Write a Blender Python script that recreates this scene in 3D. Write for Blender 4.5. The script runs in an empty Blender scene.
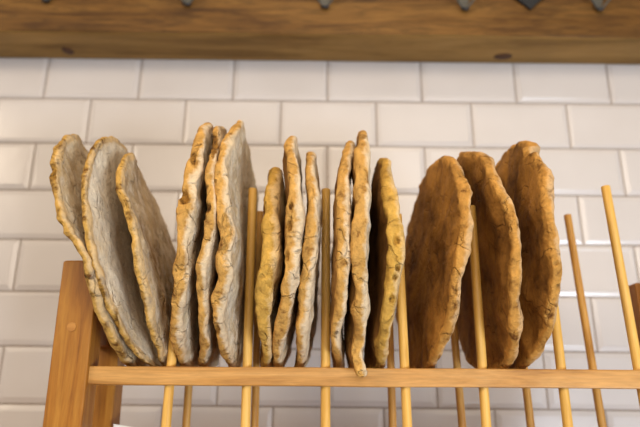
import bpy, bmesh, math, random
from mathutils import Vector, Matrix, noise

random.seed(7)
scene = bpy.context.scene
COL = scene.collection

# ------------------------------------------------------------------ camera
FPX = 560.0
TH = math.radians(16.1)
ROLL = math.radians(0.6)
CX, CY = 308.0, 213.5
CAM = Vector((0.0, -1.075, 1.45))
F = Vector((0, math.cos(TH), math.sin(TH)))
U0 = Vector((0, -math.sin(TH), math.cos(TH)))
X0 = Vector((1, 0, 0))
RV = X0 * math.cos(ROLL) + U0 * math.sin(ROLL)
UV = U0 * math.cos(ROLL) - X0 * math.sin(ROLL)

cd = bpy.data.cameras.new('camera')
cam = bpy.data.objects.new('camera', cd)
COL.objects.link(cam)
m = Matrix.Identity(4)
for i in range(3):
    m[i][0] = RV[i]; m[i][1] = UV[i]; m[i][2] = -F[i]; m[i][3] = CAM[i]
cam.matrix_world = m
cd.sensor_width = 36
cd.lens = 36 * FPX / 640
cd.shift_x = (320 - CX) / 640
cd.clip_start = 0.01
cd.dof.use_dof = True
cd.dof.focus_distance = 0.60
cd.dof.aperture_fstop = 3.6
scene.camera = cam


def ray(px, py):
    """Direction seen at a photo position."""
    return F * FPX + RV * (px - CX) + UV * (CY - py)


def hit(px, py, p0, n):
    d = ray(px, py)
    t = (p0 - CAM).dot(n) / d.dot(n)
    return CAM + d * t


# ------------------------------------------------------------------ helpers
def link(name, me, mat=None, parent=None):
    o = bpy.data.objects.new(name, me)
    COL.objects.link(o)
    if mat: me.materials.append(mat)
    if parent: o.parent = parent
    return o


def obj(name, bm, mat=None, parent=None, smooth=False, origin=None):
    me = bpy.data.meshes.new(name)
    if origin is not None:
        bmesh.ops.translate(bm, verts=bm.verts, vec=-Vector(origin))
    bm.normal_update()
    if smooth:
        for f in bm.faces: f.smooth = True
    bm.to_mesh(me); bm.free()
    o = link(name, me, mat, parent)
    if origin is not None:
        o.location = Vector(origin) - (parent.location if parent else Vector())
    return o


def tag(o, label, cat, group=None, kind=None):
    o['label'] = label
    o['category'] = cat
    if group: o['group'] = group
    if kind: o['kind'] = kind
    return o


def structure(o):
    o['kind'] = 'structure'
    return o


def empty(name, loc):
    o = bpy.data.objects.new(name, None)
    o.empty_display_size = .02
    COL.objects.link(o)
    o.location = loc
    return o


def beam_bm(a, b, ux, w, d, bevel=.0015, segs=14, wob=0.0, seed=0):
    """A squared timber from a to b; ux = direction of its width w; d its depth."""
    a, b = Vector(a), Vector(b)
    ax = (b - a).normalized()
    ux = (ux - ax * ux.dot(ax)).normalized()
    vx = ax.cross(ux)
    bm = bmesh.new()
    prof = []
    r = bevel
    for sx, sy in ((1, 1), (-1, 1), (-1, -1), (1, -1)):
        cx, cy = sx * (w / 2 - r), sy * (d / 2 - r)
        base = {(1, 1): 0, (-1, 1): 90, (-1, -1): 180, (1, -1): 270}[(sx, sy)]
        for k in range(4):
            t = math.radians(base + 30 * k)
            prof.append((cx + r * math.cos(t), cy + r * math.sin(t)))
    rings = []
    stations = [(0, .9), (.001, 1)] + [(i / segs, 1) for i in range(1, segs)] + [(.999, 1), (1, .9)]
    L = (b - a).length
    stations = [(0, 1 - 2 * r / max(w, .001)), (r / L, 1)] + [(i / segs, 1) for i in range(1, segs)] + [(1 - r / L, 1), (1, 1 - 2 * r / max(w, .001))]
    for t, s in stations:
        p = a.lerp(b, t)
        ring = []
        for (x, y) in prof:
            q = p + ux * x * s + vx * y * s
            if wob:
                nv = noise.noise_vector(q * 9 + Vector((seed, 0, 0)))
                q = q + ux * nv.x * wob + vx * nv.y * wob
            ring.append(bm.verts.new(q))
        rings.append(ring)
    n = len(prof)
    for i in range(len(rings) - 1):
        for j in range(n):
            bm.faces.new((rings[i][j], rings[i][(j + 1) % n], rings[i + 1][(j + 1) % n], rings[i + 1][j]))
    bm.faces.new(list(reversed(rings[0])))
    bm.faces.new(rings[-1])
    bmesh.ops.recalc_face_normals(bm, faces=bm.faces)
    return bm


def rod_bm(pts, rad, seg=20, tip=None):
    """Round rod along pts; rounded tip at the last point if tip given."""
    pts = [Vector(p) for p in pts]
    radii = [rad] * len(pts)
    if tip:
        d = (pts[-1] - pts[-2]).normalized()
        end = pts[-1]
        pts[-1] = end - d * tip
        for k in (.45, .8, 1.0):
            pts.append(end - d * tip * (1 - k)); radii.append(rad * (1 - .45 * k ** 3))
    bm = bmesh.new()
    rings = []
    side = None
    for i, p in enumerate(pts):
        t = (pts[min(i + 1, len(pts) - 1)] - pts[max(i - 1, 0)]).normalized()
        if side is None:
            side = t.orthogonal().normalized()
        side = (side - t * side.dot(t)).normalized()
        w = t.cross(side)
        rings.append([bm.verts.new(p + (side * math.cos(2 * math.pi * k / seg) + w * math.sin(2 * math.pi * k / seg)) * radii[i]) for k in range(seg)])
    for i in range(len(rings) - 1):
        for k in range(seg):
            bm.faces.new((rings[i][k], rings[i][(k + 1) % seg], rings[i + 1][(k + 1) % seg], rings[i + 1][k]))
    bm.faces.new(list(reversed(rings[0]))); bm.faces.new(rings[-1])
    bmesh.ops.recalc_face_normals(bm, faces=bm.faces)
    return bm


# ------------------------------------------------------------------ materials
def srgb(r, g, b):
    def c(v):
        v /= 255
        return v / 12.92 if v <= .04045 else ((v + .055) / 1.055) ** 2.4
    return (c(r), c(g), c(b), 1)


class NT:
    def __init__(self, name):
        self.m = bpy.data.materials.new(name); self.m.use_nodes = True
        self.t = self.m.node_tree; self.n = self.t.nodes; self.l = self.t.links
        self.b = self.n['Principled BSDF']

    def node(self, typ, **kw):
        n = self.n.new(typ)
        for k, v in kw.items():
            if k.startswith('_'): setattr(n, k[1:], v)
            else: n.inputs[k.replace('__', ' ')].default_value = v
        return n

    def link(self, a, b): self.l.new(a, b)

    def coords(self, scale, kind='Object', rot=(0, 0, 0), loc=(0, 0, 0)):
        tc = self.node('ShaderNodeTexCoord')
        mp = self.node('ShaderNodeMapping')
        mp.inputs['Scale'].default_value = scale
        mp.inputs['Rotation'].default_value = rot
        mp.inputs['Location'].default_value = loc
        self.link(tc.outputs[kind], mp.inputs['Vector'])
        return mp.outputs['Vector']

    def noise(self, vec, scale, detail=4, rough=.55, dist=0):
        n = self.node('ShaderNodeTexNoise', Scale=scale, Detail=detail, Roughness=rough, Distortion=dist)
        self.link(vec, n.inputs['Vector'])
        return n.outputs['Fac']

    def ramp(self, fac, stops, interp='LINEAR'):
        r = self.node('ShaderNodeValToRGB')
        r.color_ramp.interpolation = interp
        e = r.color_ramp.elements
        while len(e) < len(stops): e.new(.5)
        for i, (p, c) in enumerate(stops):
            e[i].position = p; e[i].color = c if isinstance(c, tuple) else (c, c, c, 1)
        self.link(fac, r.inputs['Fac'])
        return r.outputs['Color']

    def mix(self, fac, a, b, mode='MIX'):
        n = self.node('ShaderNodeMix', _data_type='RGBA', _blend_type=mode)
        for s, v in ((n.inputs[0], fac), (n.inputs[6], a), (n.inputs[7], b)):
            if hasattr(v, 'links'): self.link(v, s)
            else: s.default_value = v
        return n.outputs[2]

    def math(self, op, a, b=0.0):
        n = self.node('ShaderNodeMath', _operation=op)
        for s, v in ((n.inputs[0], a), (n.inputs[1], b)):
            if hasattr(v, 'links'): self.link(v, s)
            else: s.default_value = v
        return n.outputs[0]

    def bump(self, h, strength, dist, prev=None):
        b = self.node('ShaderNodeBump', Strength=strength, Distance=dist)
        self.link(h, b.inputs['Height'])
        if prev is not None: self.link(prev, b.inputs['Normal'])
        self.link(b.outputs['Normal'], self.b.inputs['Normal'])
        return b.outputs['Normal']


def wood(name, light, mid, dark, axis, stretch=10, scale=26, rough=.5, contrast=.5, spec=.35, seed=0.0, weather=0.0):
    t = NT(name)
    s = [stretch, stretch, stretch]; s[axis] = 1.0
    v = t.coords(tuple(s), loc=(seed, seed * .7, seed * .3))
    n1 = t.noise(v, scale / 8, 5, .6, 1.2)
    n2 = t.noise(v, scale, 6, .65, .3)
    v0 = t.coords((1, 1, 1), loc=(seed, 0, 0))
    n3 = t.noise(v0, 7, 3, .5)
    c = t.ramp(n1, [(.30, dark), (.48, mid), (.70, light)])
    fine = t.ramp(n2, [(.35, .72), (.6, 1.0)])
    c = t.mix(contrast, c, fine, 'MULTIPLY')
    blot = t.ramp(n3, [(.35, .8), (.6, 1.0)])
    c = t.mix(.6, c, blot, 'MULTIPLY')
    if weather:
        n4 = t.noise(v, scale / 3, 6, .7, 2)
        c = t.mix(weather, c, t.ramp(n4, [(.42, .35), (.52, 1.0), (.7, 1.15)]), 'MULTIPLY')
    t.link(c, t.b.inputs['Base Color'])
    t.b.inputs['Roughness'].default_value = rough
    t.b.inputs['Specular IOR Level'].default_value = spec
    t.bump(n2, .25 + weather * .4, .0006 + weather * .002)
    return t.m


M_UP = wood('varnished_pine_upright', srgb(184, 126, 46), srgb(164, 104, 30), srgb(134, 80, 20), 2, 14, 40, .42, .55, seed=1.3)
M_RAIL = wood('varnished_pine_rail', srgb(216, 164, 94), srgb(192, 138, 68), srgb(148, 96, 40), 0, 12, 34, .42, .7, seed=4.1)
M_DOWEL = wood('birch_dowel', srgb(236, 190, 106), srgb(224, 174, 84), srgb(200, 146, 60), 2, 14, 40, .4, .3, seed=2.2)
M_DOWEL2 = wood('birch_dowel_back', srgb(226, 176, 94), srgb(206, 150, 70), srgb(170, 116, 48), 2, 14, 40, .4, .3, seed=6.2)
M_PLUG = wood('wood_plug', srgb(206, 146, 70), srgb(182, 122, 52), srgb(146, 90, 34), 0, 6, 60, .5, .5, seed=8)
M_BEAM_F = wood('old_timber', srgb(132, 94, 42), srgb(104, 70, 26), srgb(66, 40, 12), 0, 9, 22, .62, .6, .25, seed=3.3, weather=.5)
M_BEAM_U = wood('old_timber_underside_lit', srgb(166, 128, 70), srgb(150, 114, 58), srgb(120, 86, 38), 0, 9, 22, .62, .4, .25, seed=7.3, weather=.15)  # lighter copy of the timber: bounce light from below put into the colour
M_COUNTER = wood('counter_wood', srgb(170, 120, 70), srgb(150, 100, 55), srgb(120, 76, 40), 0, 10, 20, .5, .5, seed=9)

t = NT('glazed_white_tile')
v = t.coords((1, 1, 1))
n = t.noise(v, 5, 3)
t.link(t.ramp(n, [(.3, srgb(199, 192, 186)), (.7, srgb(206, 200, 195))]), t.b.inputs['Base Color'])
t.b.inputs['Roughness'].default_value = .22
t.b.inputs['Specular IOR Level'].default_value = .55
t.bump(t.noise(v, 14, 2), .12, .004)
M_TILE = t.m
t = NT('grout')
t.link(t.ramp(t.noise(t.coords((1, 1, 1)), 80, 3), [(.3, srgb(136, 118, 102)), (.7, srgb(152, 134, 118))]), t.b.inputs['Base Color'])
t.b.inputs['Roughness'].default_value = .9
M_GROUT = t.m
t = NT('brushed_steel')
t.link(t.ramp(t.noise(t.coords((1, 1, 20)), 40, 3), [(.3, srgb(62, 60, 54)), (.7, srgb(96, 92, 82))]), t.b.inputs['Base Color'])
t.b.inputs['Metallic'].default_value = .3; t.b.inputs['Roughness'].default_value = .6
M_STEEL = t.m
t = NT('dark_iron')
t.link(t.ramp(t.noise(t.coords((1, 1, 1)), 60, 3), [(.3, srgb(28, 26, 26)), (.7, srgb(44, 42, 42))]), t.b.inputs['Base Color'])
t.b.inputs['Roughness'].default_value = .5
M_IRON = t.m
t = NT('black_slate')
n = t.noise(t.coords((1, 1, 1)), 50, 4)
t.link(t.ramp(n, [(.3, srgb(10, 12, 14)), (.7, srgb(18, 20, 24))]), t.b.inputs['Base Color'])
t.b.inputs['Roughness'].default_value = .6; t.bump(n, .2, .001)
M_SLATE = t.m
t = NT('white_card')
t.link(t.ramp(t.noise(t.coords((1, 1, 1)), 60, 2), [(.3, srgb(236, 234, 228)), (.7, srgb(246, 245, 240))]), t.b.inputs['Base Color'])
t.b.inputs['Roughness'].default_value = .8
M_CARD = t.m


def bread_mat(name, face, face_dk, top, top_dk, rim, rim_dk, flour, flour_lit_rim, seed, rp=.27):
    """Crust: 'rim' attribute blends the floured flat face into the torn golden edge."""
    t = NT(name)
    at = t.node('ShaderNodeAttribute', _attribute_name='rim')
    rimf = at.outputs['Fac']
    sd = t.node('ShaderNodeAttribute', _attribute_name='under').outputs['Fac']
    v = t.coords((1, 1, 1), loc=(seed, seed * 1.7, seed * .6))
    big = t.noise(v, 17, 4, .6, .4)
    mid = t.noise(v, 60, 5, .65, .3)
    fine = t.noise(v, 260, 4, .7)
    md2 = t.noise(v, 130, 4, .7, .6)
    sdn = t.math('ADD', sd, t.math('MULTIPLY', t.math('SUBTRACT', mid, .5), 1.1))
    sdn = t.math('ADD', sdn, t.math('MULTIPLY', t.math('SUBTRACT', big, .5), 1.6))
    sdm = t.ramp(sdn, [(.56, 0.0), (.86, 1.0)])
    # face: mottled, floured, with tiny toasted specks
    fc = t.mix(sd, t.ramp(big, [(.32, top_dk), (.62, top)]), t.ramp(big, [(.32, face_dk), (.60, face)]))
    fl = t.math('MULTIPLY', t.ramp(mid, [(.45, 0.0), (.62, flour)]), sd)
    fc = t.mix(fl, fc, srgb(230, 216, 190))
    sp = t.ramp(fine, [(.32, 1.0), (.40, 0.0)])
    sp = t.math('MULTIPLY', sp, .55)
    fc = t.mix(sp, fc, rim_dk)
    # rim: golden, darker cracks; flour and painted window light whiten the right side
    rc = t.ramp(mid, [(rp, rim_dk), (rp + .15, rim), (.70, tuple(min(1, c * 1.45) for c in rim[:3]) + (1,))])
    fl2 = t.math('MULTIPLY', sdm, flour_lit_rim)
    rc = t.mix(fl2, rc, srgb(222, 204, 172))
    vo = t.node('ShaderNodeTexVoronoi', _feature='F1', Scale=90.0, Randomness=1.0)
    vd = t.node('ShaderNodeVectorMath', _operation='ADD')
    nz = t.node('ShaderNodeTexNoise', Scale=90.0, Detail=2.0)
    t.link(v, nz.inputs['Vector'])
    sc = t.node('ShaderNodeVectorMath', _operation='SCALE'); sc.inputs['Scale'].default_value = .012
    t.link(nz.outputs['Color'], sc.inputs[0])
    t.link(v, vd.inputs[0]); t.link(sc.outputs[0], vd.inputs[1])
    t.link(vd.outputs[0], vo.inputs['Vector'])
    pit = t.ramp(vo.outputs['Distance'], [(.12, 1.0), (.38, 0.0)])
    pm = t.ramp(t.noise(v, 30, 2), [(.56, 0.0), (.66, 1.0)])
    pit = t.math('MULTIPLY', pit, pm)
    pit = t.math('MULTIPLY', pit, rimf)
    rc = t.mix(t.math('MULTIPLY', pit, .5), rc, tuple(c * .6 for c in rim_dk[:3]) + (1,))
    edge = t.math('ADD', rimf, t.math('MULTIPLY', t.math('SUBTRACT', mid, .5), .9))
    edge = t.ramp(edge, [(.35, 0.0), (.62, 1.0)])
    c = t.mix(edge, fc, rc)
    wv = t.node('ShaderNodeTexNoise', Scale=26.0, Detail=4.0); t.link(v, wv.inputs['Vector'])
    ws = t.node('ShaderNodeVectorMath', _operation='SCALE'); ws.inputs['Scale'].default_value = .05
    t.link(wv.outputs['Color'], ws.inputs[0])
    wa = t.node('ShaderNodeVectorMath', _operation='ADD'); t.link(v, wa.inputs[0]); t.link(ws.outputs[0], wa.inputs[1])
    ck = t.node('ShaderNodeTexVoronoi', _feature='DISTANCE_TO_EDGE', Scale=30.0)
    t.link(wa.outputs[0], ck.inputs['Vector'])
    line = t.ramp(ck.outputs['Distance'], [(.0, 1.0), (.045, 0.0)])
    lm = t.ramp(t.noise(v, 22, 3, .6), [(.46, 0.0), (.60, 1.0)])
    line = t.math('MULTIPLY', line, lm)
    c = t.mix(t.math('MULTIPLY', line, .15), c, tuple(q * .75 for q in rim_dk[:3]) + (1,))
    grain = t.ramp(md2, [(.36, .70), (.52, 1.0), (.66, 1.12)])
    c = t.mix(.5, c, grain, 'MULTIPLY')
    hl = t.node('ShaderNodeAttribute', _attribute_name='hole').outputs['Fac']
    c = t.mix(hl, c, t.ramp(md2, [(.38, tuple(q * .45 for q in rim_dk[:3]) + (1,)), (.62, (rim[0] * .8, rim[1] * .72, rim[2] * .5, 1))]))
    t.link(c, t.b.inputs['Base Color'])
    t.b.inputs['Roughness'].default_value = .82
    t.b.inputs['Specular IOR Level'].default_value = .2
    # cracks
    cr = t.node('ShaderNodeTexVoronoi', _feature='DISTANCE_TO_EDGE', Scale=48.0)
    t.link(vd.outputs[0], cr.inputs['Vector'])
    crk = t.ramp(cr.outputs['Distance'], [(0.0, 0.0), (.05, 1.0)])
    crm = t.math('MAXIMUM', crk, t.math('SUBTRACT', 1.0, t.math('MULTIPLY', rimf, .8)))
    n1 = t.bump(big, .5, .006)
    n2 = t.bump(mid, .75, .0035, n1)
    n2 = t.bump(md2, .8, .0018, n2)
    n3 = t.bump(fine, .6, .0012, n2)
    n4 = t.bump(crm, .25, .0015, n3)
    n5 = t.bump(t.math('SUBTRACT', 1.0, line), .8, .0025, n4)
    t.bump(t.math('SUBTRACT', 1.0, pit), .9, .003, n5)
    return t.m


# ------------------------------------------------------------------ back wall: bevelled metro tiles
WT, HT = .2004, .102
zr0 = hit(20, 98.9, Vector((0, 0, 0)), Vector((0, 1, 0))).z
xj = hit(47, 78, Vector((0, 0, 0)), Vector((0, 1, 0))).x
bm = bmesh.new()
g, bv, dep = .0012, .0085, .0036
wx0, wx1 = -1.25, 1.35


def tile(bm, x0, x1, z0, z1, seed):
    y0 = 0.0
    rnd = random.Random(seed)
    ty = rnd.uniform(-.0003, .0003)
    tx, tz = rnd.uniform(-.0007, .0007), rnd.uniform(-.0005, .0005)
    a = [bm.verts.new((x, y0, z)) for x, z in ((x0, z0), (x1, z0), (x1, z1), (x0, z1))]
    e = [bm.verts.new((x, -.003, z)) for x, z in ((x0, z0), (x1, z0), (x1, z1), (x0, z1))]
    e2 = [bm.verts.new((x, -.0040, z)) for x, z in ((x0 + .0008, z0 + .0008), (x1 - .0008, z0 + .0008), (x1 - .0008, z1 - .0008), (x0 + .0008, z1 - .0008))]
    b1 = bv - .001
    c1 = [bm.verts.new((x, -.003 - dep + .0006, z)) for x, z in ((x0 + b1, z0 + b1), (x1 - b1, z0 + b1), (x1 - b1, z1 - b1), (x0 + b1, z1 - b1))]
    b2 = bv + .0015
    c2 = [bm.verts.new((x, -.003 - dep + ty + sx * tx + sz * tz, z)) for (x, z, sx, sz) in ((x0 + b2, z0 + b2, -1, -1), (x1 - b2, z0 + b2, 1, -1), (x1 - b2, z1 - b2, 1, 1), (x0 + b2, z1 - b2, -1, 1))]
    for p, q in ((a, e), (e, e2), (e2, c1), (c1, c2)):
        for i in range(4):
            bm.faces.new((p[i], p[(i + 1) % 4], q[(i + 1) % 4], q[i]))
    bm.faces.new(c2)


row = -16
seed = 0
while True:
    z0 = zr0 + row * HT
    if z0 > 3.1: break
    # row -1 is the one whose top is the first joint below the shelf; row 0 holds the joint measured at the left
    off = xj if row % 2 == 0 else xj + WT * .512
    if z0 + HT > 0.2:
        k0 = math.floor((wx0 - off) / WT)
        for k in range(k0, k0 + 14):
            x0 = off + k * WT
            if x0 > wx1: break
            seed += 1
            tile(bm, x0 + g, x0 + WT - g, z0 + g, z0 + HT - g, seed)
    row += 1
bmesh.ops.recalc_face_normals(bm, faces=bm.faces)
wall = structure(obj('wall_back', bm, M_TILE))
bm = bmesh.new()
bx = bmesh.ops.create_cube(bm, size=1)['verts']
for v_ in bx:
    v_.co = Vector((v_.co.x * 2.9 + .05, v_.co.y * .1 + .0482, v_.co.z * 3.1 + 1.55))
o = structure(obj('wall_back_grout', bm, M_GROUT, wall))
o.name = 'grout'

# ------------------------------------------------------------------ timber shelf on the wall
zb = hit(320, 63, Vector((0, 0, 0)), Vector((0, 1, 0))).z
yf = -.104
bm = bmesh.new()
NX, prof = 120, []
# profile from wall bottom, to front, up
pr = [(-.0076, 0), (-.03, 0), (-.06, 0), (-.085, 0), (yf + .006, .0004), (yf + .0015, .002), (yf, .006), (yf - .001, .03), (yf, .06), (yf + .001, .09), (yf, .118), (yf + .002, .123), (yf + .006, .125), (-.05, .125), (-.0076, .125)]
rings = []
for i in range(NX + 1):
    x = -1.2 + 2.5 * i / NX
    ring = []
    for j, (y, z) in enumerate(pr):
        p = Vector((x, y, zb + z))
        if 0 < j < len(pr) - 1:
            n1 = noise.noise(Vector((x * 2.2, y * 3, z * 9 + 4)))
            n2 = noise.noise(Vector((x * 9, j * .9, 2)))
            p.y += (n1 * .003 + n2 * .0012) * (1 if j >= 3 else 0)
            p.z += n1 * .0006
        ring.append(bm.verts.new(p))
    rings.append(ring)
nn = len(pr)
for i in range(NX):
    for j in range(nn):
        bm.faces.new((rings[i][j], rings[i + 1][j], rings[i + 1][(j + 1) % nn], rings[i][(j + 1) % nn]))
bm.faces.new(rings[0]); bm.faces.new(list(reversed(rings[-1])))
bmesh.ops.recalc_face_normals(bm, faces=bm.faces)
shelf = obj('wall_shelf', bm, M_BEAM_F, smooth=False, origin=(0, 0, zb))
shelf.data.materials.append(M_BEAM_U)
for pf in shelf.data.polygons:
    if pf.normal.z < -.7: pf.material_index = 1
tag(shelf, 'thick old timber beam shelf running along the tiled wall above the bread', 'shelf')
t = NT('timber_knot')
t.link(t.ramp(t.noise(t.coords((1, 1, 1)), 120, 4), [(.3, srgb(50, 28, 12)), (.7, srgb(92, 56, 26))]), t.b.inputs['Base Color'])
t.b.inputs['Roughness'].default_value = .7
M_KNOT = t.m
for (kx, ky, rx, ry) in ((68, 51, .013, .017), (503, 56.5, .022, .014)):
    p = hit(kx, ky, Vector((0, 0, zb)), Vector((0, 0, 1)))
    bm = bmesh.new()
    c = bm.verts.new((p.x, p.y, zb - .0030))
    prev = [c]
    R_ = []
    for s in (.35, .7, 1.0):
        ring = []
        for k in range(28):
            a = 2 * math.pi * k / 28
            w = 1 + .18 * noise.noise(Vector((math.cos(a) * 2 + kx, math.sin(a) * 2, s)))
            ring.append(bm.verts.new((p.x + math.cos(a) * rx * s * w, p.y + math.sin(a) * ry * s * w, zb - .0030 * (1 - s ** 3) + .0012 * (s == 1.0))))
        R_.append(ring)
    for k in range(28):
        bm.faces.new((c, R_[0][k], R_[0][(k + 1) % 28]))
        for q in range(2):
            bm.faces.new((R_[q][k], R_[q + 1][k], R_[q + 1][(k + 1) % 28], R_[q][(k + 1) % 28]))
    bmesh.ops.recalc_face_normals(bm, faces=bm.faces)
    k_ = obj('knot', bm, M_KNOT, shelf, smooth=True)
    k_.location = Vector((0, 0, -zb))
    k_['label'] = 'dark knot in the timber'

# ------------------------------------------------------------------ hooks on the shelf front
yface = yf - .0005
HL = [(47, 3, 'grey wire hook on the timber shelf, furthest left'),
      (187.5, 6.5, 'grey wire hook on the shelf, second from the left, above the floury bread cluster'),
      (325, 9, 'grey wire hook on the shelf above the middle breads, centre of the five'),
      (464.5, 11, 'grey wire hook on the shelf just left of the black tag'),
      (599, 11.5, 'grey wire hook on the shelf right of the black tag, furthest right')]


def hook_parts():
    """Plate on the timber, two wire arms splaying outward from a low point, black collar."""
    plate = bmesh.new()
    pts = []
    for k in range(32):
        a = 2 * math.pi * k / 32
        z = math.sin(a)
        wz = .0035 + .013 * (z + 1) / 2
        pts.append((math.copysign(abs(math.cos(a)) ** .5, math.cos(a)) * wz, math.copysign(abs(z) ** .7, z) * .022))
    f = [plate.verts.new((x, -.003, z + .024)) for x, z in pts]
    b_ = [plate.verts.new((x, 0, z + .024)) for x, z in pts]
    plate.faces.new(f); plate.faces.new(list(reversed(b_)))
    for k in range(32):
        plate.faces.new((f[k], b_[k], b_[(k + 1) % 32], f[(k + 1) % 32]))
    bmesh.ops.recalc_face_normals(plate, faces=plate.faces)
    arms = []
    for s in (-1, 1):
        P = []
        for k in range(15):
            u = k / 14
            P.append(Vector((s * (.003 + .030 * u), -.004 - .012 * math.sin(u * math.pi * .5), .003 + .036 * u ** 1.1)))
        arms.append(rod_bm(P, .0021, 12, tip=.002))
    foot = rod_bm([(-.007, -.006, .003), (0, -.0075, .0005), (.007, -.006, .003)], .0032, 14, tip=.002)
    return plate, arms, foot


pl, arms, ft = hook_parts()
h0 = None
for i, (hx, hy, lab) in enumerate(HL):
    p = hit(hx, hy, Vector((0, yface, 0)), Vector((0, 1, 0)))
    if h0 is None:
        r = empty('wall_hook', (p.x, yface + .001, p.z))
        obj('hook_plate', pl, M_STEEL, r)
        for a in arms: obj('hook_arm', a, M_STEEL, r, smooth=True)
        obj('hook_collar', ft, M_IRON, r, smooth=True)
        h0 = r
    else:
        r = h0.copy(); COL.objects.link(r); r.location = (p.x, yface + .001, p.z)
        for ch in [c for c in COL.objects if c.parent == h0]:
            c = ch.copy(); COL.objects.link(c); c.parent = r
    tag(r, lab, 'hook', 'wire hooks along the timber shelf')

# black slate tag, hung cornerwise
p = hit(530, 10.5, Vector((0, yface, 0)), Vector((0, 1, 0)))
bm = bmesh.new()
h = .034
cr = [(0, 0), (h, h), (0, 2 * h), (-h, h)]
vs = [[bm.verts.new((x * s, y, h + (z - h) * s)) for x, z in cr] for y, s in ((-.0045, .96), (-.0035, 1), (-.0005, 1), (0, .97))]
bm.faces.new(vs[0]); bm.faces.new(list(reversed(vs[3])))
for a, b in zip(vs, vs[1:]):
    for k in range(4): bm.faces.new((a[k], a[(k + 1) % 4], b[(k + 1) % 4], b[k]))
bmesh.ops.recalc_face_normals(bm, faces=bm.faces)
tg = obj('slate_tag', bm, M_SLATE)
tg.location = (p.x, yface, p.z)
tag(tg, 'black square tag hung cornerwise on the timber shelf front', 'tag')

# ------------------------------------------------------------------ counter below (rack stands on it)
ZC = CAM.z - .36
bm = beam_bm((-1.15, -.31, ZC - .02), (1.25, -.31, ZC - .02), Vector((0, 1, 0)), .60, .04, .004)
cn = obj('countertop', bm, M_COUNTER, origin=(0, -.31, ZC))
structure(cn); cn.name = 'counter'

# ------------------------------------------------------------------ rack
LEAN = math.radians(2.2)
W = Vector((0, math.sin(LEAN), math.cos(LEAN)))
NRM = Vector((0, math.cos(LEAN), -math.sin(LEAN)))
YF0, YB0 = -.408, -.291
PF = Vector((0, YF0, CAM.z)); PB = Vector((0, YB0, CAM.z))


def down_to(p, q, z):
    """extend the line p->q to height z"""
    d = q - p
    return p + d * ((z - p.z) / d.z)


rack = empty('bread_rack', (0, (YF0 + YB0) / 2, ZC))
tag(rack, 'wooden bread rack with round dowels and square uprights holding the flatbreads', 'rack')
ro = rack.location.copy()


def rpart(name, bm, mat, smooth=False):
    bmesh.ops.translate(bm, verts=bm.verts, vec=-ro)
    return obj(name, bm, mat, rack, smooth)


# front rail: measured along its middle
RAILH = .0205
ra = hit(88.5, 375.6, PF, NRM); rb = hit(640, 379.6, PF, NRM)
rdir = (rb - ra).normalized()
rb = ra + rdir * ((.485 - ra.x) / rdir.x)
FR_W = .0225
front_rail = rpart('rail', beam_bm(ra, rb, W, RAILH, FR_W, .0016, 40, .0006, 1), M_RAIL)
# back rail at same height
off = PB - PF
rpart('rail', beam_bm(ra + off + rdir * .0, rb + off, W, RAILH - .002, FR_W, .0016, 40, .0006, 2), M_RAIL)
rail_top = (ra + rb) / 2 + W * (RAILH / 2)


def rail_top_z(x):
    return (ra + rdir * ((x - ra.x) / rdir.x)).z + RAILH / 2


# lower rails
LOWZ = CAM.z - .20
for P_ in (PF, PB):
    a = P_ + W * (LOWZ - P_.z); a.x = ra.x
    b = a.copy(); b.x = rb.x
    rpart('rail', beam_bm(a, b, W, .03, FR_W, .0016, 24, .0004, 3), M_RAIL)

DF = [((184.6, 214), (168, 403)), ((252.8, 188.5), (246.1, 403)), ((326, 189), (325.6, 403)), ((397.5, 214), (406.2, 403)),
      ((471, 206), (484.7, 403)), ((541, 200), (565.2, 403)), ((605.3, 186), (644.5, 403))]
DB = [((200, 214), (187.6, 403)), ((260.2, 211.5), (255.3, 403)), ((325.5, 214), (324.5, 403)), ((386, 215), (392, 403)),
      ((444, 215), (460.3, 403)), ((506, 216), (528, 403)), ((567.3, 214.5), (598.5, 403))]
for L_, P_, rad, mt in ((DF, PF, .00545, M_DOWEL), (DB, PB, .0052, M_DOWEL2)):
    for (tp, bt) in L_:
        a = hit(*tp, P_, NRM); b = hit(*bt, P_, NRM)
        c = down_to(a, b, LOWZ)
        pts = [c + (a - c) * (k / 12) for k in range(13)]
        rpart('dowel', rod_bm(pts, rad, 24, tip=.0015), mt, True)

# uprights
UW, UD = .0425, .034
al = hit(63.3, 260, PF - NRM * UD / 2, NRM); bl = hit(41.8, 427, PF - NRM * UD / 2, NRM)
cxo = X0 * (UW / 2) + NRM * (UD / 2)
top_f = al + cxo; bot_f = down_to(al, bl, ZC) + cxo
sp = []
sp.append((top_f, bot_f))
# back left: inner edge of its front face at 114 px
q1 = hit(114, 400, PB - NRM * UD / 2, NRM); q0 = hit(121, 350, PB - NRM * UD / 2, NRM)
dirb = (top_f - bot_f).normalized()
qc = q1 - X0 * (UW / 2) + NRM * (UD / 2)
tb = qc + dirb * ((top_f.z - qc.z) / dirb.z); bb = qc + dirb * ((ZC - qc.z) / dirb.z)
sp.append((tb, bb))
# right back: left edge of its face at (635,283)
q1 = hit(635, 283, PB - NRM * UD / 2, NRM) + X0 * (UW / 2) + NRM * (UD / 2)
dirr = Vector((-dirb.x, dirb.y, dirb.z))
sp.append((q1, q1 + dirr * ((ZC - q1.z) / dirr.z)))
# right front
q2 = q1.copy(); q2.y += PF.y - PB.y; q2.x = rb.x + .0
q2t = Vector((rb.x + UW / 2 - .001, 0, 0))
base = PF + W * (top_f.z - PF.z) + X0 * (rb.x + UW / 2 - .003)
sp.append((base, base + dirr * ((ZC - base.z) / dirr.z)))
for a, b in sp:
    rpart('upright', beam_bm(b, a, X0, UW, UD, .0018, 24, .0003, 5), M_UP)
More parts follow.
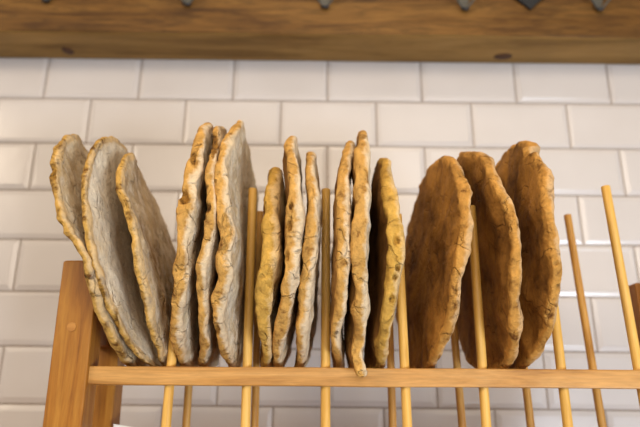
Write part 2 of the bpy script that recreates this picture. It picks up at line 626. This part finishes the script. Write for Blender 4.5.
# side rails between front and back uprights
pz = hit(71.8, 327, PF - NRM * UD / 2, NRM)
for (f_, b_) in ((sp[0], sp[1]), (sp[3], sp[2])):
    for zz in (pz.z, LOWZ):
        def at(s):
            a, b = s
            return a + (b - a) * ((zz - a.z) / (b.z - a.z))
        A, B = at(f_), at(b_)
        d = (B - A).normalized()
        rpart('side_rail', beam_bm(A + d * UD * .45, B - d * UD * .45, Vector((0, 0, 1)), .034, .020, .0015, 8), M_UP)
# plug
bm = rod_bm([pz + NRM * .004, pz - NRM * .0012], .0052, 24)
pg = rpart('screw_plug', bm, M_PLUG)
pg['label'] = 'round wooden plug covering a screw'

# ------------------------------------------------------------------ white card standing on the low back rail
c0 = hit(113.5, 424, PB - NRM * .03, NRM); c1 = hit(124, 425.6, PB - NRM * .03, NRM)
zl = LOWZ + .0155
bm = bmesh.new()
dx = (c1 - c0)
ex = dx.normalized(); wdt = .055
b0 = Vector((c0.x, YB0 - .008, zl)); b1 = Vector((c0.x + wdt, YB0 - .008, zl))
t0 = c0; t1 = c0 + ex * wdt
F_ = [bm.verts.new(v) for v in (b0, b1, t1, t0)]
B_ = [bm.verts.new(v + Vector((0, .0006, 0))) for v in (b0, b1, t1, t0)]
bm.faces.new(F_); bm.faces.new(list(reversed(B_)))
for k in range(4): bm.faces.new((F_[k], B_[k], B_[(k + 1) % 4], F_[(k + 1) % 4]))
bmesh.ops.recalc_face_normals(bm, faces=bm.faces)
o = obj('paper_card', bm, M_CARD, origin=b0)
tag(o, 'small white paper card at the foot of the left upright under the rail', 'card')

# ------------------------------------------------------------------ breads
GAP = (YB0 - YF0) / 2 - FR_W / 2 + .0015      # half distance between the rails' inner top edges
YC0 = (YF0 + YB0) / 2


def interp(tab, x, k=1):
    if x <= tab[0][0]:
        a, b = tab[0], tab[1]
        s = (b[k] - a[k]) / (b[0] - a[0]) if b[0] != a[0] else 0
        return a[k] + max(-.03, x - a[0]) * s * .6
    if x >= tab[-1][0]:
        a, b = tab[-2], tab[-1]
        s = (b[k] - a[k]) / (b[0] - a[0]) if b[0] != a[0] else 0
        return b[k] + min(.03, x - b[0]) * s * .6
    for i in range(len(tab) - 1):
        if x <= tab[i + 1][0]:
            a, b = tab[i], tab[i + 1]
            u = (x - a[0]) / max(1e-9, b[0] - a[0])
            u = u * u * (3 - 2 * u) * .5 + u * .5
            return a[k] + (b[k] - a[k]) * u
    return tab[-1][k]


def sstep(a, b, x):
    u = min(1, max(0, (x - a) / (b - a)))
    return u * u * (3 - 2 * u)


def solve_disc(topx, topy, dy):
    """Radius such that a disc resting on both rails just reaches the photo's top point."""
    d = ray(topx, topy)
    d2 = Vector((d.y, d.z)).normalized()
    lo, hi = .09, .22
    for _ in range(40):
        R = (lo + hi) / 2
        x = (topx - CX) / FPX * .66
        zc = rail_top_z(x) + math.sqrt(R * R - GAP * GAP) + .001
        cy = YC0 + dy
        rel = Vector((cy - CAM.y, zc - CAM.z))
        dist = rel.x * d2.y - rel.y * d2.x           # >0: centre lies below the line of sight
        if dist > R: lo = R
        else: hi = R
    return R, cy, zc


def make_bread(name, top, path, half, yaw, mat, seed, label, group, dy=0.0, lump=1.0, rfade=.80, notches=(), fold=None, cup=0.0, taper=.5, rimin=.012, holes=(), twist=0.0):
    """path: photo positions of the middle of the front edge, top to bottom.
    half: half-thickness in metres at top, middle, bottom. yaw: sideways slope of the face front to back."""
    rnd = random.Random(seed)
    R, cy, zc = solve_disc(top[0], top[1], dy)
    tab = []
    for (px, py) in path:
        d = ray(px, py)
        # ray/circle in the y-z plane
        ox, oz = CAM.y - cy, CAM.z - zc
        A = d.y * d.y + d.z * d.z; B = ox * d.y + oz * d.z; C = ox * ox + oz * oz - R * R
        D = B * B - A * C
        t_ = (-B - math.sqrt(D)) / A if D > 0 else -B / A
        p = CAM + d * t_
        tab.append((p.z, p.x))
    tab.sort()
    # drop duplicates in z
    tt = [tab[0]]
    for q in tab[1:]:
        if q[0] - tt[-1][0] > .003: tt.append(q)
    tab = tt
    # smooth version: quadratic least squares
    import itertools
    n = len(tab)
    zs = [(z - zc) / R for z, _ in tab]; xs = [x for _, x in tab]
    S = [sum(z ** k for z in zs) for k in range(5)]
    T = [sum(x * z ** k for x, z in zip(xs, zs)) for k in range(3)]
    M3 = Matrix(((S[0], S[1], S[2]), (S[1], S[2], S[3]), (S[2], S[3], S[4])))
    co = M3.inverted() @ Vector(T)
    def xsm(z):
        u = max(-1, min(1, (z - zc) / R))
        return co[0] + co[1] * u + co[2] * u * u
    NS, NF, NR = 300, 22, 12
    sx = rnd.uniform(0, 50)
    off = Vector((sx, sx * .7, sx * 1.3))
    me = bpy.data.meshes.new(name)
    verts, faces, rimv, undv = [], [], [], []
    def hth(z):
        u = (z - zc) / R
        return half[1] + (half[0] - half[1]) * max(0, u) ** 2 + (half[2] - half[1]) * max(0, -u) ** 2
    # radial stations for one side: face from centre to rim start, then quarter of rim profile to the equator
    x00 = xsm(zc)
    stations = []
    for i in range(1, NF + 1):
        stations.append((1.0 - 0, i / NF, 'f'))
    rings_meta = []
    for i in range(NF): rings_meta.append(('f', (i + 1) / NF, 1))
    for i in range(1, 2 * NR): rings_meta.append(('r', i / (2 * NR), 0))
    for i in range(NF - 1, -1, -1): rings_meta.append(('f', (i + 1) / NF, -1))
    def place(rr, phi, side, prof_h, rimw):
        """rr: radius fraction; prof_h: -1..1 across the thickness"""
        ca, sa = math.cos(phi), math.sin(phi)
        # lobed outline
        nv = Vector((ca * 2.0, sa * 2.0, seed * 3.1))
        nv2 = Vector((ca * 7.5, sa * 7.5, seed * 1.7))
        nv3 = Vector((ca * 22, sa * 22, seed * 2.7))
        lob = (noise.noise(nv) * .012 + noise.noise(nv2) * .011 + noise.noise(nv3) * .005) * lump
        # the bottom keeps to the rails
        bottom = sstep(-.80, -.93, sa)
        lob = lob * (1 - bottom) + min(0, lob) * bottom
        for (na, nw, nd) in notches:
            dphi = math.atan2(math.sin(phi - na), math.cos(phi - na))
            lob += nd * math.exp(-(dphi / nw) ** 2)
        r = R * rr * (1 + lob * rr)
        y = cy - ca * r
        z = zc + sa * r
        H = hth(z)
        pinch = 1 + .34 * noise.noise(Vector((ca * 6, sa * 6, seed * 5.3 + 9))) + .1 * noise.noise(Vector((ca * 15, sa * 15, seed * 2.3)))
        H *= 1 + (pinch - 1) * sstep(.35, .9, rr)
        H *= 1.36
        front = sstep(-.1, .5, ca)
        wig = (interp(tab, z) - xsm(z)) * sstep(.45, .95, rr) * front
        x = xsm(z) + wig
        fy = cy - math.sqrt(max(0, R * R - (z - zc) ** 2))
        x += (yaw + twist * (z - zc) / R) * (y - cy + R * .75)
        # dishing and soft waves
        x += cup * (1 - rr * rr)
        x += .006 * noise.noise(Vector((y * 13, z * 13, seed * 7.7))) * lump
        if fold:
            x += fold(y - cy, z - zc)
        face_t = H * (.74 + .26 * sstep(.6, .92, rr) * (1 - taper) )
        b1 = noise.noise(Vector((y * 55, z * 55, side * 7.0 + seed)))
        b2 = noise.noise(Vector((y * 140, z * 140, side * 5.0 + seed * 2)))
        hh = prof_h * face_t
        if rimw < .5: hh += side * (noise.noise(Vector((y * 24, z * 24, side * 3.0 + seed * 4))) * .0022 + b1 * .0015 + b2 * .0006) * lump
        p = Vector((x + hh, y, z))
        if rimw > 0:
            q = Vector((hh * 42, y * 42, z * 42)) + off
            nvv = noise.noise_vector(q)
            nv4 = noise.noise_vector(q * 3.4)
            d_out = Vector((0, -ca, sa))
            am = .0026 * rimw * lump
            p += d_out * (nvv.x * am + nv4.x * am * .5) * (1 - .7 * bottom) + Vector((nvv.y * am * .8 + nv4.y * am * .4, 0, 0))
        return p
    for kind, u, side in rings_meta:
        for k in range(NS):
            phi = 2 * math.pi * k / NS
            if kind == 'f':
                rw = rimin / R
                # denser toward rim
                rr = (u ** .8) * (1 - rw * .55)
                e = sstep(1 - rw * 2.4, 1 - rw * .5, rr)
                ph = side * (1 - .18 * e)
                p = place(rr, phi, side, ph, e * .5)
                rv = sstep(1 - rw * 1.6, 1 - rw * .3, rr) * .55
            else:
                a = (u - .5) * math.pi              # -90..90 across the rim
                rw = rimin / R
                ph = -math.sin(a) * .82
                rr = (1 - rw * .55) + rw * .55 * (math.cos(a) ** .55)
                p = place(rr, phi, -1 if a > 0 else 1, ph, 1.0)
                rv = 1.0
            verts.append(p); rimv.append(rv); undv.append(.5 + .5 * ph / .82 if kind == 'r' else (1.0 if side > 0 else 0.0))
    nr = len(rings_meta)
    for i in range(nr - 1):
        for k in range(NS):
            a = i * NS + k; b = i * NS + (k + 1) % NS
            faces.append((a, b, b + NS, a + NS))
    c1_ = place(0.0, 0.0, 1, 1, 0); c2_ = place(0.0, 0.0, -1, -1, 0)
    verts.append(c1_); rimv.append(0); verts.append(c2_); rimv.append(0); undv += [1.0, 0.0]
    ic1, ic2 = len(verts) - 2, len(verts) - 1
    for k in range(NS):
        faces.append((ic1, (k + 1) % NS, k))
        b0_ = (nr - 1) * NS
        faces.append((ic2, b0_ + k, b0_ + (k + 1) % NS))
    dent = [0.0] * len(verts)
    for (dx_, dy_, rx_, ry_, dd) in holes:
        for i_, v_ in enumerate(verts):
            if v_.y > cy: continue
            rel = v_ - CAM
            q = rel.dot(F)
            ppx = CX + FPX * rel.dot(RV) / q; ppy = CY - FPX * rel.dot(UV) / q
            e_ = ((ppx - dx_) / rx_) ** 2 + ((ppy - dy_) / ry_) ** 2
            e_ *= 1 + .8 * noise.noise(v_ * 160)
            if e_ < 1:
                w_ = (1 - e_) ** .6
                v_.y += dd * w_
                dent[i_] = max(dent[i_], min(1, w_ * 1.6))
    org = Vector((xsm(zc), cy, zc - R))
    me.from_pydata([v - org for v in verts], [], faces)
    at = me.attributes.new('rim', 'FLOAT', 'POINT')
    at.data.foreach_set('value', rimv)
    at = me.attributes.new('hole', 'FLOAT', 'POINT')
    at.data.foreach_set('value', dent)
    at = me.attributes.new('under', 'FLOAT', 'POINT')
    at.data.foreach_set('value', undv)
    for p in me.polygons: p.use_smooth = True
    bm = bmesh.new(); bm.from_mesh(me)
    bmesh.ops.recalc_face_normals(bm, faces=bm.faces)
    bm.to_mesh(me); bm.free()
    me.validate()
    o = link(name, me, mat)
    o.location = org
    tag(o, label, 'bread', group)
    return o


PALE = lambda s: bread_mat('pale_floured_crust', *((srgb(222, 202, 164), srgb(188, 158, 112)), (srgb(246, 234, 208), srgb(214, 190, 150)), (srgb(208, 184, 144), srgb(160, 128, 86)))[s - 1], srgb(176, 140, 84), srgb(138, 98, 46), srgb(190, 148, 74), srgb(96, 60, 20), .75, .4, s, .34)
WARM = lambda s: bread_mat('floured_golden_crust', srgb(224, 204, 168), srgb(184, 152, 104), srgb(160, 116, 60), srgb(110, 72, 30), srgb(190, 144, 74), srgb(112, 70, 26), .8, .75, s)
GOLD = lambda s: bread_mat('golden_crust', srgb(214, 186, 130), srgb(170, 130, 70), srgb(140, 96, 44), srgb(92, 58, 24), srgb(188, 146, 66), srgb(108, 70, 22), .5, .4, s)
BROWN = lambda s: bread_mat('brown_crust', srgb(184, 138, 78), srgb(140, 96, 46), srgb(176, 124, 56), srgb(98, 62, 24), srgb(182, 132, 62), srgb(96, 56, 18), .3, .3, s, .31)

GA = 'pale floury flatbreads leaning at the left end of the rack'
GB = 'thick floury flatbreads between the first two dowels'
GC = 'flatbreads standing between the second and third dowels'
GD = 'flatbreads standing between the third and fourth dowels'
GE = 'golden brown flatbreads at the right end of the rack'

mk = make_bread
mk('flatbread', (68, 134), [(62, 139), (54, 155), (52, 175), (53, 195), (57, 215), (66, 232), (77, 243), (88, 262), (94, 283), (98, 303), (104, 325), (113, 345), (124, 362)],
   (.0045, .0050, .0062), .015, PALE(1), 1, 'pale floury flatbread leaning furthest left, over the wooden upright', GA, holes=((52, 172, 4, 8, .005), (60, 225, 3, 6, .003)), notches=((.18, .07, -.035),))
mk('flatbread', (102, 137), [(101, 140), (91, 155), (84, 175), (83, 195), (83.5, 215), (86, 235), (90.5, 255), (97, 275), (103, 295), (113, 317), (124, 340), (138, 358), (151, 368)],
   (.0044, .0044, .0040), .01, PALE(2), 2, 'pale floury flatbread with broad white face, middle of the left leaning three', GA, twist=-.045, holes=((102, 300, 3, 14, .003), (116, 325, 3, 14, .003), (88, 262, 3, 10, .003)))
mk('flatbread', (127, 152), [(125, 156), (121, 170), (120, 185), (123, 205), (128, 225), (134, 245), (138, 265), (144, 285), (149, 307), (153, 332), (157, 350), (161, 363)],
   (.0045, .005, .0034), -.035, PALE(3), 3, 'grey beige flatbread leaning right of the broad white one, left of first dowel', GA, twist=-.02)
mk('flatbread', (204, 124), [(203, 127), (197, 145), (191, 162), (188, 180), (185, 200), (182, 225), (179, 250), (177, 275), (175, 300), (175, 320), (178, 340), (184, 362)],
   (.0042, .0090, .0050), -.015, WARM(4), 4, 'thick floury flatbread with a torn hole in its edge, left of its cluster', GB, holes=((183, 197, 5, 9, .010), (193, 158, 3, 6, .004)))
mk('flatbread', (219, 126), [(217, 129), (215, 145), (213, 165), (210, 185), (207, 205), (205, 228), (201, 250), (199, 275), (198, 300), (197, 325), (200, 345), (203, 362)],
   (.004, .0062, .0044), -.02, WARM(5), 5, 'crumbly flatbread squeezed between two thicker floury ones', GB, holes=((207, 207, 3, 5, .006), (204, 217, 2.5, 3, .006), (213, 145, 5, 12, .006)))
mk('flatbread', (236, 122), [(234, 125), (226, 142), (223, 160), (221, 185), (222, 208), (226, 235), (222, 255), (225, 278), (221, 300), (222, 325), (224, 345), (229, 365)],
   (.005, .0082, .005), .015, WARM(6), 6, 'tall flatbread with bright white right face, beside the second dowel', GB, holes=((217, 330, 3, 5, .004),))
mk('flatbread', (273, 168), [(274, 171), (274, 190), (272, 210), (271, 230), (269, 255), (265, 285), (264, 315), (265, 340), (265, 364)],
   (.0065, .0100, .0035), .0, GOLD(7), 7, 'shortest golden flatbread, just right of the second dowel', GC)
mk('flatbread', (292, 136), [(292, 139), (292, 155), (293, 175), (294, 195), (293, 215), (291, 240), (290, 265), (287, 290), (284, 315), (280.5, 340), (279, 365)],
   (.0042, .0080, .0048), .0, WARM(8), 8, 'tall flatbread with holey edge and white right side, middle of its three', GC, holes=((291, 205, 2.5, 6, .004), (289, 226, 3.5, 6, .006), (287, 255, 2.5, 6, .004)))
mk('flatbread', (310, 152), [(310, 155), (312, 170), (313, 190), (312, 210), (310, 235), (309, 260), (307, 285), (305, 310), (301, 340), (299, 365)],
   (.0045, .0074, .004), .03, WARM(9), 9, 'narrow brownish flatbread just left of the middle dowel', GC)
mk('flatbread', (347, 141), [(347, 144), (347, 165), (347, 185), (345, 205), (343.5, 225), (343.5, 250), (341, 275), (339.5, 300), (338, 325), (338, 350), (340, 366)],
   (.0040, .0078, .0038), .035, WARM(10), 10, 'brown wavy flatbread just right of the middle dowel', GD)
mk('flatbread', (365, 131), [(365, 134), (364, 150), (364, 170), (364, 190), (364, 212), (363, 235), (362, 260), (361, 285), (359, 310), (358, 335), (354, 355), (355, 372)],
   (.0045, .0088, .0064), .05, WARM(11), 11, 'tallest flatbread of the middle cluster, edge cracked and floury white', GD,
   notches=((-1.04, .07, .18),))
mk('flatbread', (388, 157), [(388, 160), (390, 180), (392, 200), (394, 225), (396, 245), (396, 265), (392, 290), (387, 315), (382, 340), (380, 364)],
   (.0055, .0086, .0045), .01, GOLD(12), 12, 'golden holey flatbread with dark shaded left face, beside the fourth dowel', GD, holes=((397, 240, 4, 5, .005), (398, 268, 3, 3, .004), (395, 278, 3, 3, .004), (392, 298, 3, 5, .003)))
mk('flatbread', (453, 157), [(455, 160), (460, 172), (465, 190), (466, 210), (464, 235), (460, 260), (457, 285), (453, 310), (448, 335), (443, 355), (437, 367)],
   (.006, .007, .005), -.08, BROWN(13), 13, 'broad brown flatbread with dark mottled left face, left of the right cluster', GE, holes=((440, 360, 2.5, 6, .004),))
mk('flatbread', (481, 151), [(482, 154), (491, 165), (499, 180), (507, 200), (512, 225), (516, 250), (519, 275), (518, 300), (517, 325), (514, 345), (507, 364)],
   (.007, .007, .006), .0, BROWN(14), 14, 'golden brown flatbread standing in the middle of the right cluster', GE, holes=((501, 310, 2.2, 4, .005),))


def fold3(y, z):
    # a torn layer folded over the upper front of the round
    s = sstep(-.004, .004, -(y + .078) - (z - .095) * .9 + .012 * noise.noise(Vector((y * 30, z * 30, 3))))
    return (.012 * (1 - s) - .002) * sstep(.0, .05, z)


mk('flatbread', (527, 141), [(530, 145), (540, 158), (547, 172), (551, 190), (553, 210), (555, 232), (556, 255), (555, 280), (552, 305), (547, 330), (540, 350), (530, 366)],
   (.006, .007, .005), .0, BROWN(15), 15, 'golden brown flatbread with torn folded top layer, furthest right', GE, fold=fold3, notches=((.80, .035, -.085), (1.36, .025, -.04)))

# ------------------------------------------------------------------ light
def area(name, loc, target, size, energy, color, sy=None):
    l = bpy.data.lights.new(name, 'AREA'); l.shape = 'RECTANGLE'
    l.size = size; l.size_y = sy or size; l.energy = energy; l.color = color
    o = bpy.data.objects.new(name, l); COL.objects.link(o)
    o.location = loc
    o.rotation_euler = (Vector(target) - Vector(loc)).to_track_quat('-Z', 'Y').to_euler()
    return o


area('ceiling_light', (.1, -1.0, 3.0), (0, -.3, 1.6), .8, 7, (1.0, .82, .60), .4)
area('room_light', (-2.85, -2.75, 3.0), (0, -.1, 1.6), .7, 48, (1.0, .83, .64))
area('front_fill', (.1, -3.4, 2.5), (0, -.1, 1.6), 2.6, 58, (1.0, .86, .70), 1.5)  # added warm fill behind the camera, stands for no particular lamp
area('window_light', (1.35, -2.3, .74), (-.1, -.3, 1.5), .9, 47, (.80, .88, 1.0), .5)
w = bpy.data.worlds.new('world'); scene.world = w; w.use_nodes = True
wt = w.node_tree
tc = wt.nodes.new('ShaderNodeTexCoord'); sp_ = wt.nodes.new('ShaderNodeSeparateXYZ')
rp = wt.nodes.new('ShaderNodeValToRGB')
wt.links.new(tc.outputs['Generated'], sp_.inputs[0])
mr = wt.nodes.new('ShaderNodeMapRange'); mr.inputs[1].default_value = -1; mr.inputs[2].default_value = 1
wt.links.new(sp_.outputs['Z'], mr.inputs[0]); wt.links.new(mr.outputs[0], rp.inputs[0])
e = rp.color_ramp.elements
e[0].position = .35; e[0].color = (.80, .84, .95, 1)
e[1].position = .66; e[1].color = (1.0, .84, .70, 1)
wt.links.new(rp.outputs[0], wt.nodes['Background'].inputs[0])
wt.nodes['Background'].inputs[1].default_value = .27
scene.view_settings.view_transform = 'Standard'
scene.view_settings.exposure = 0
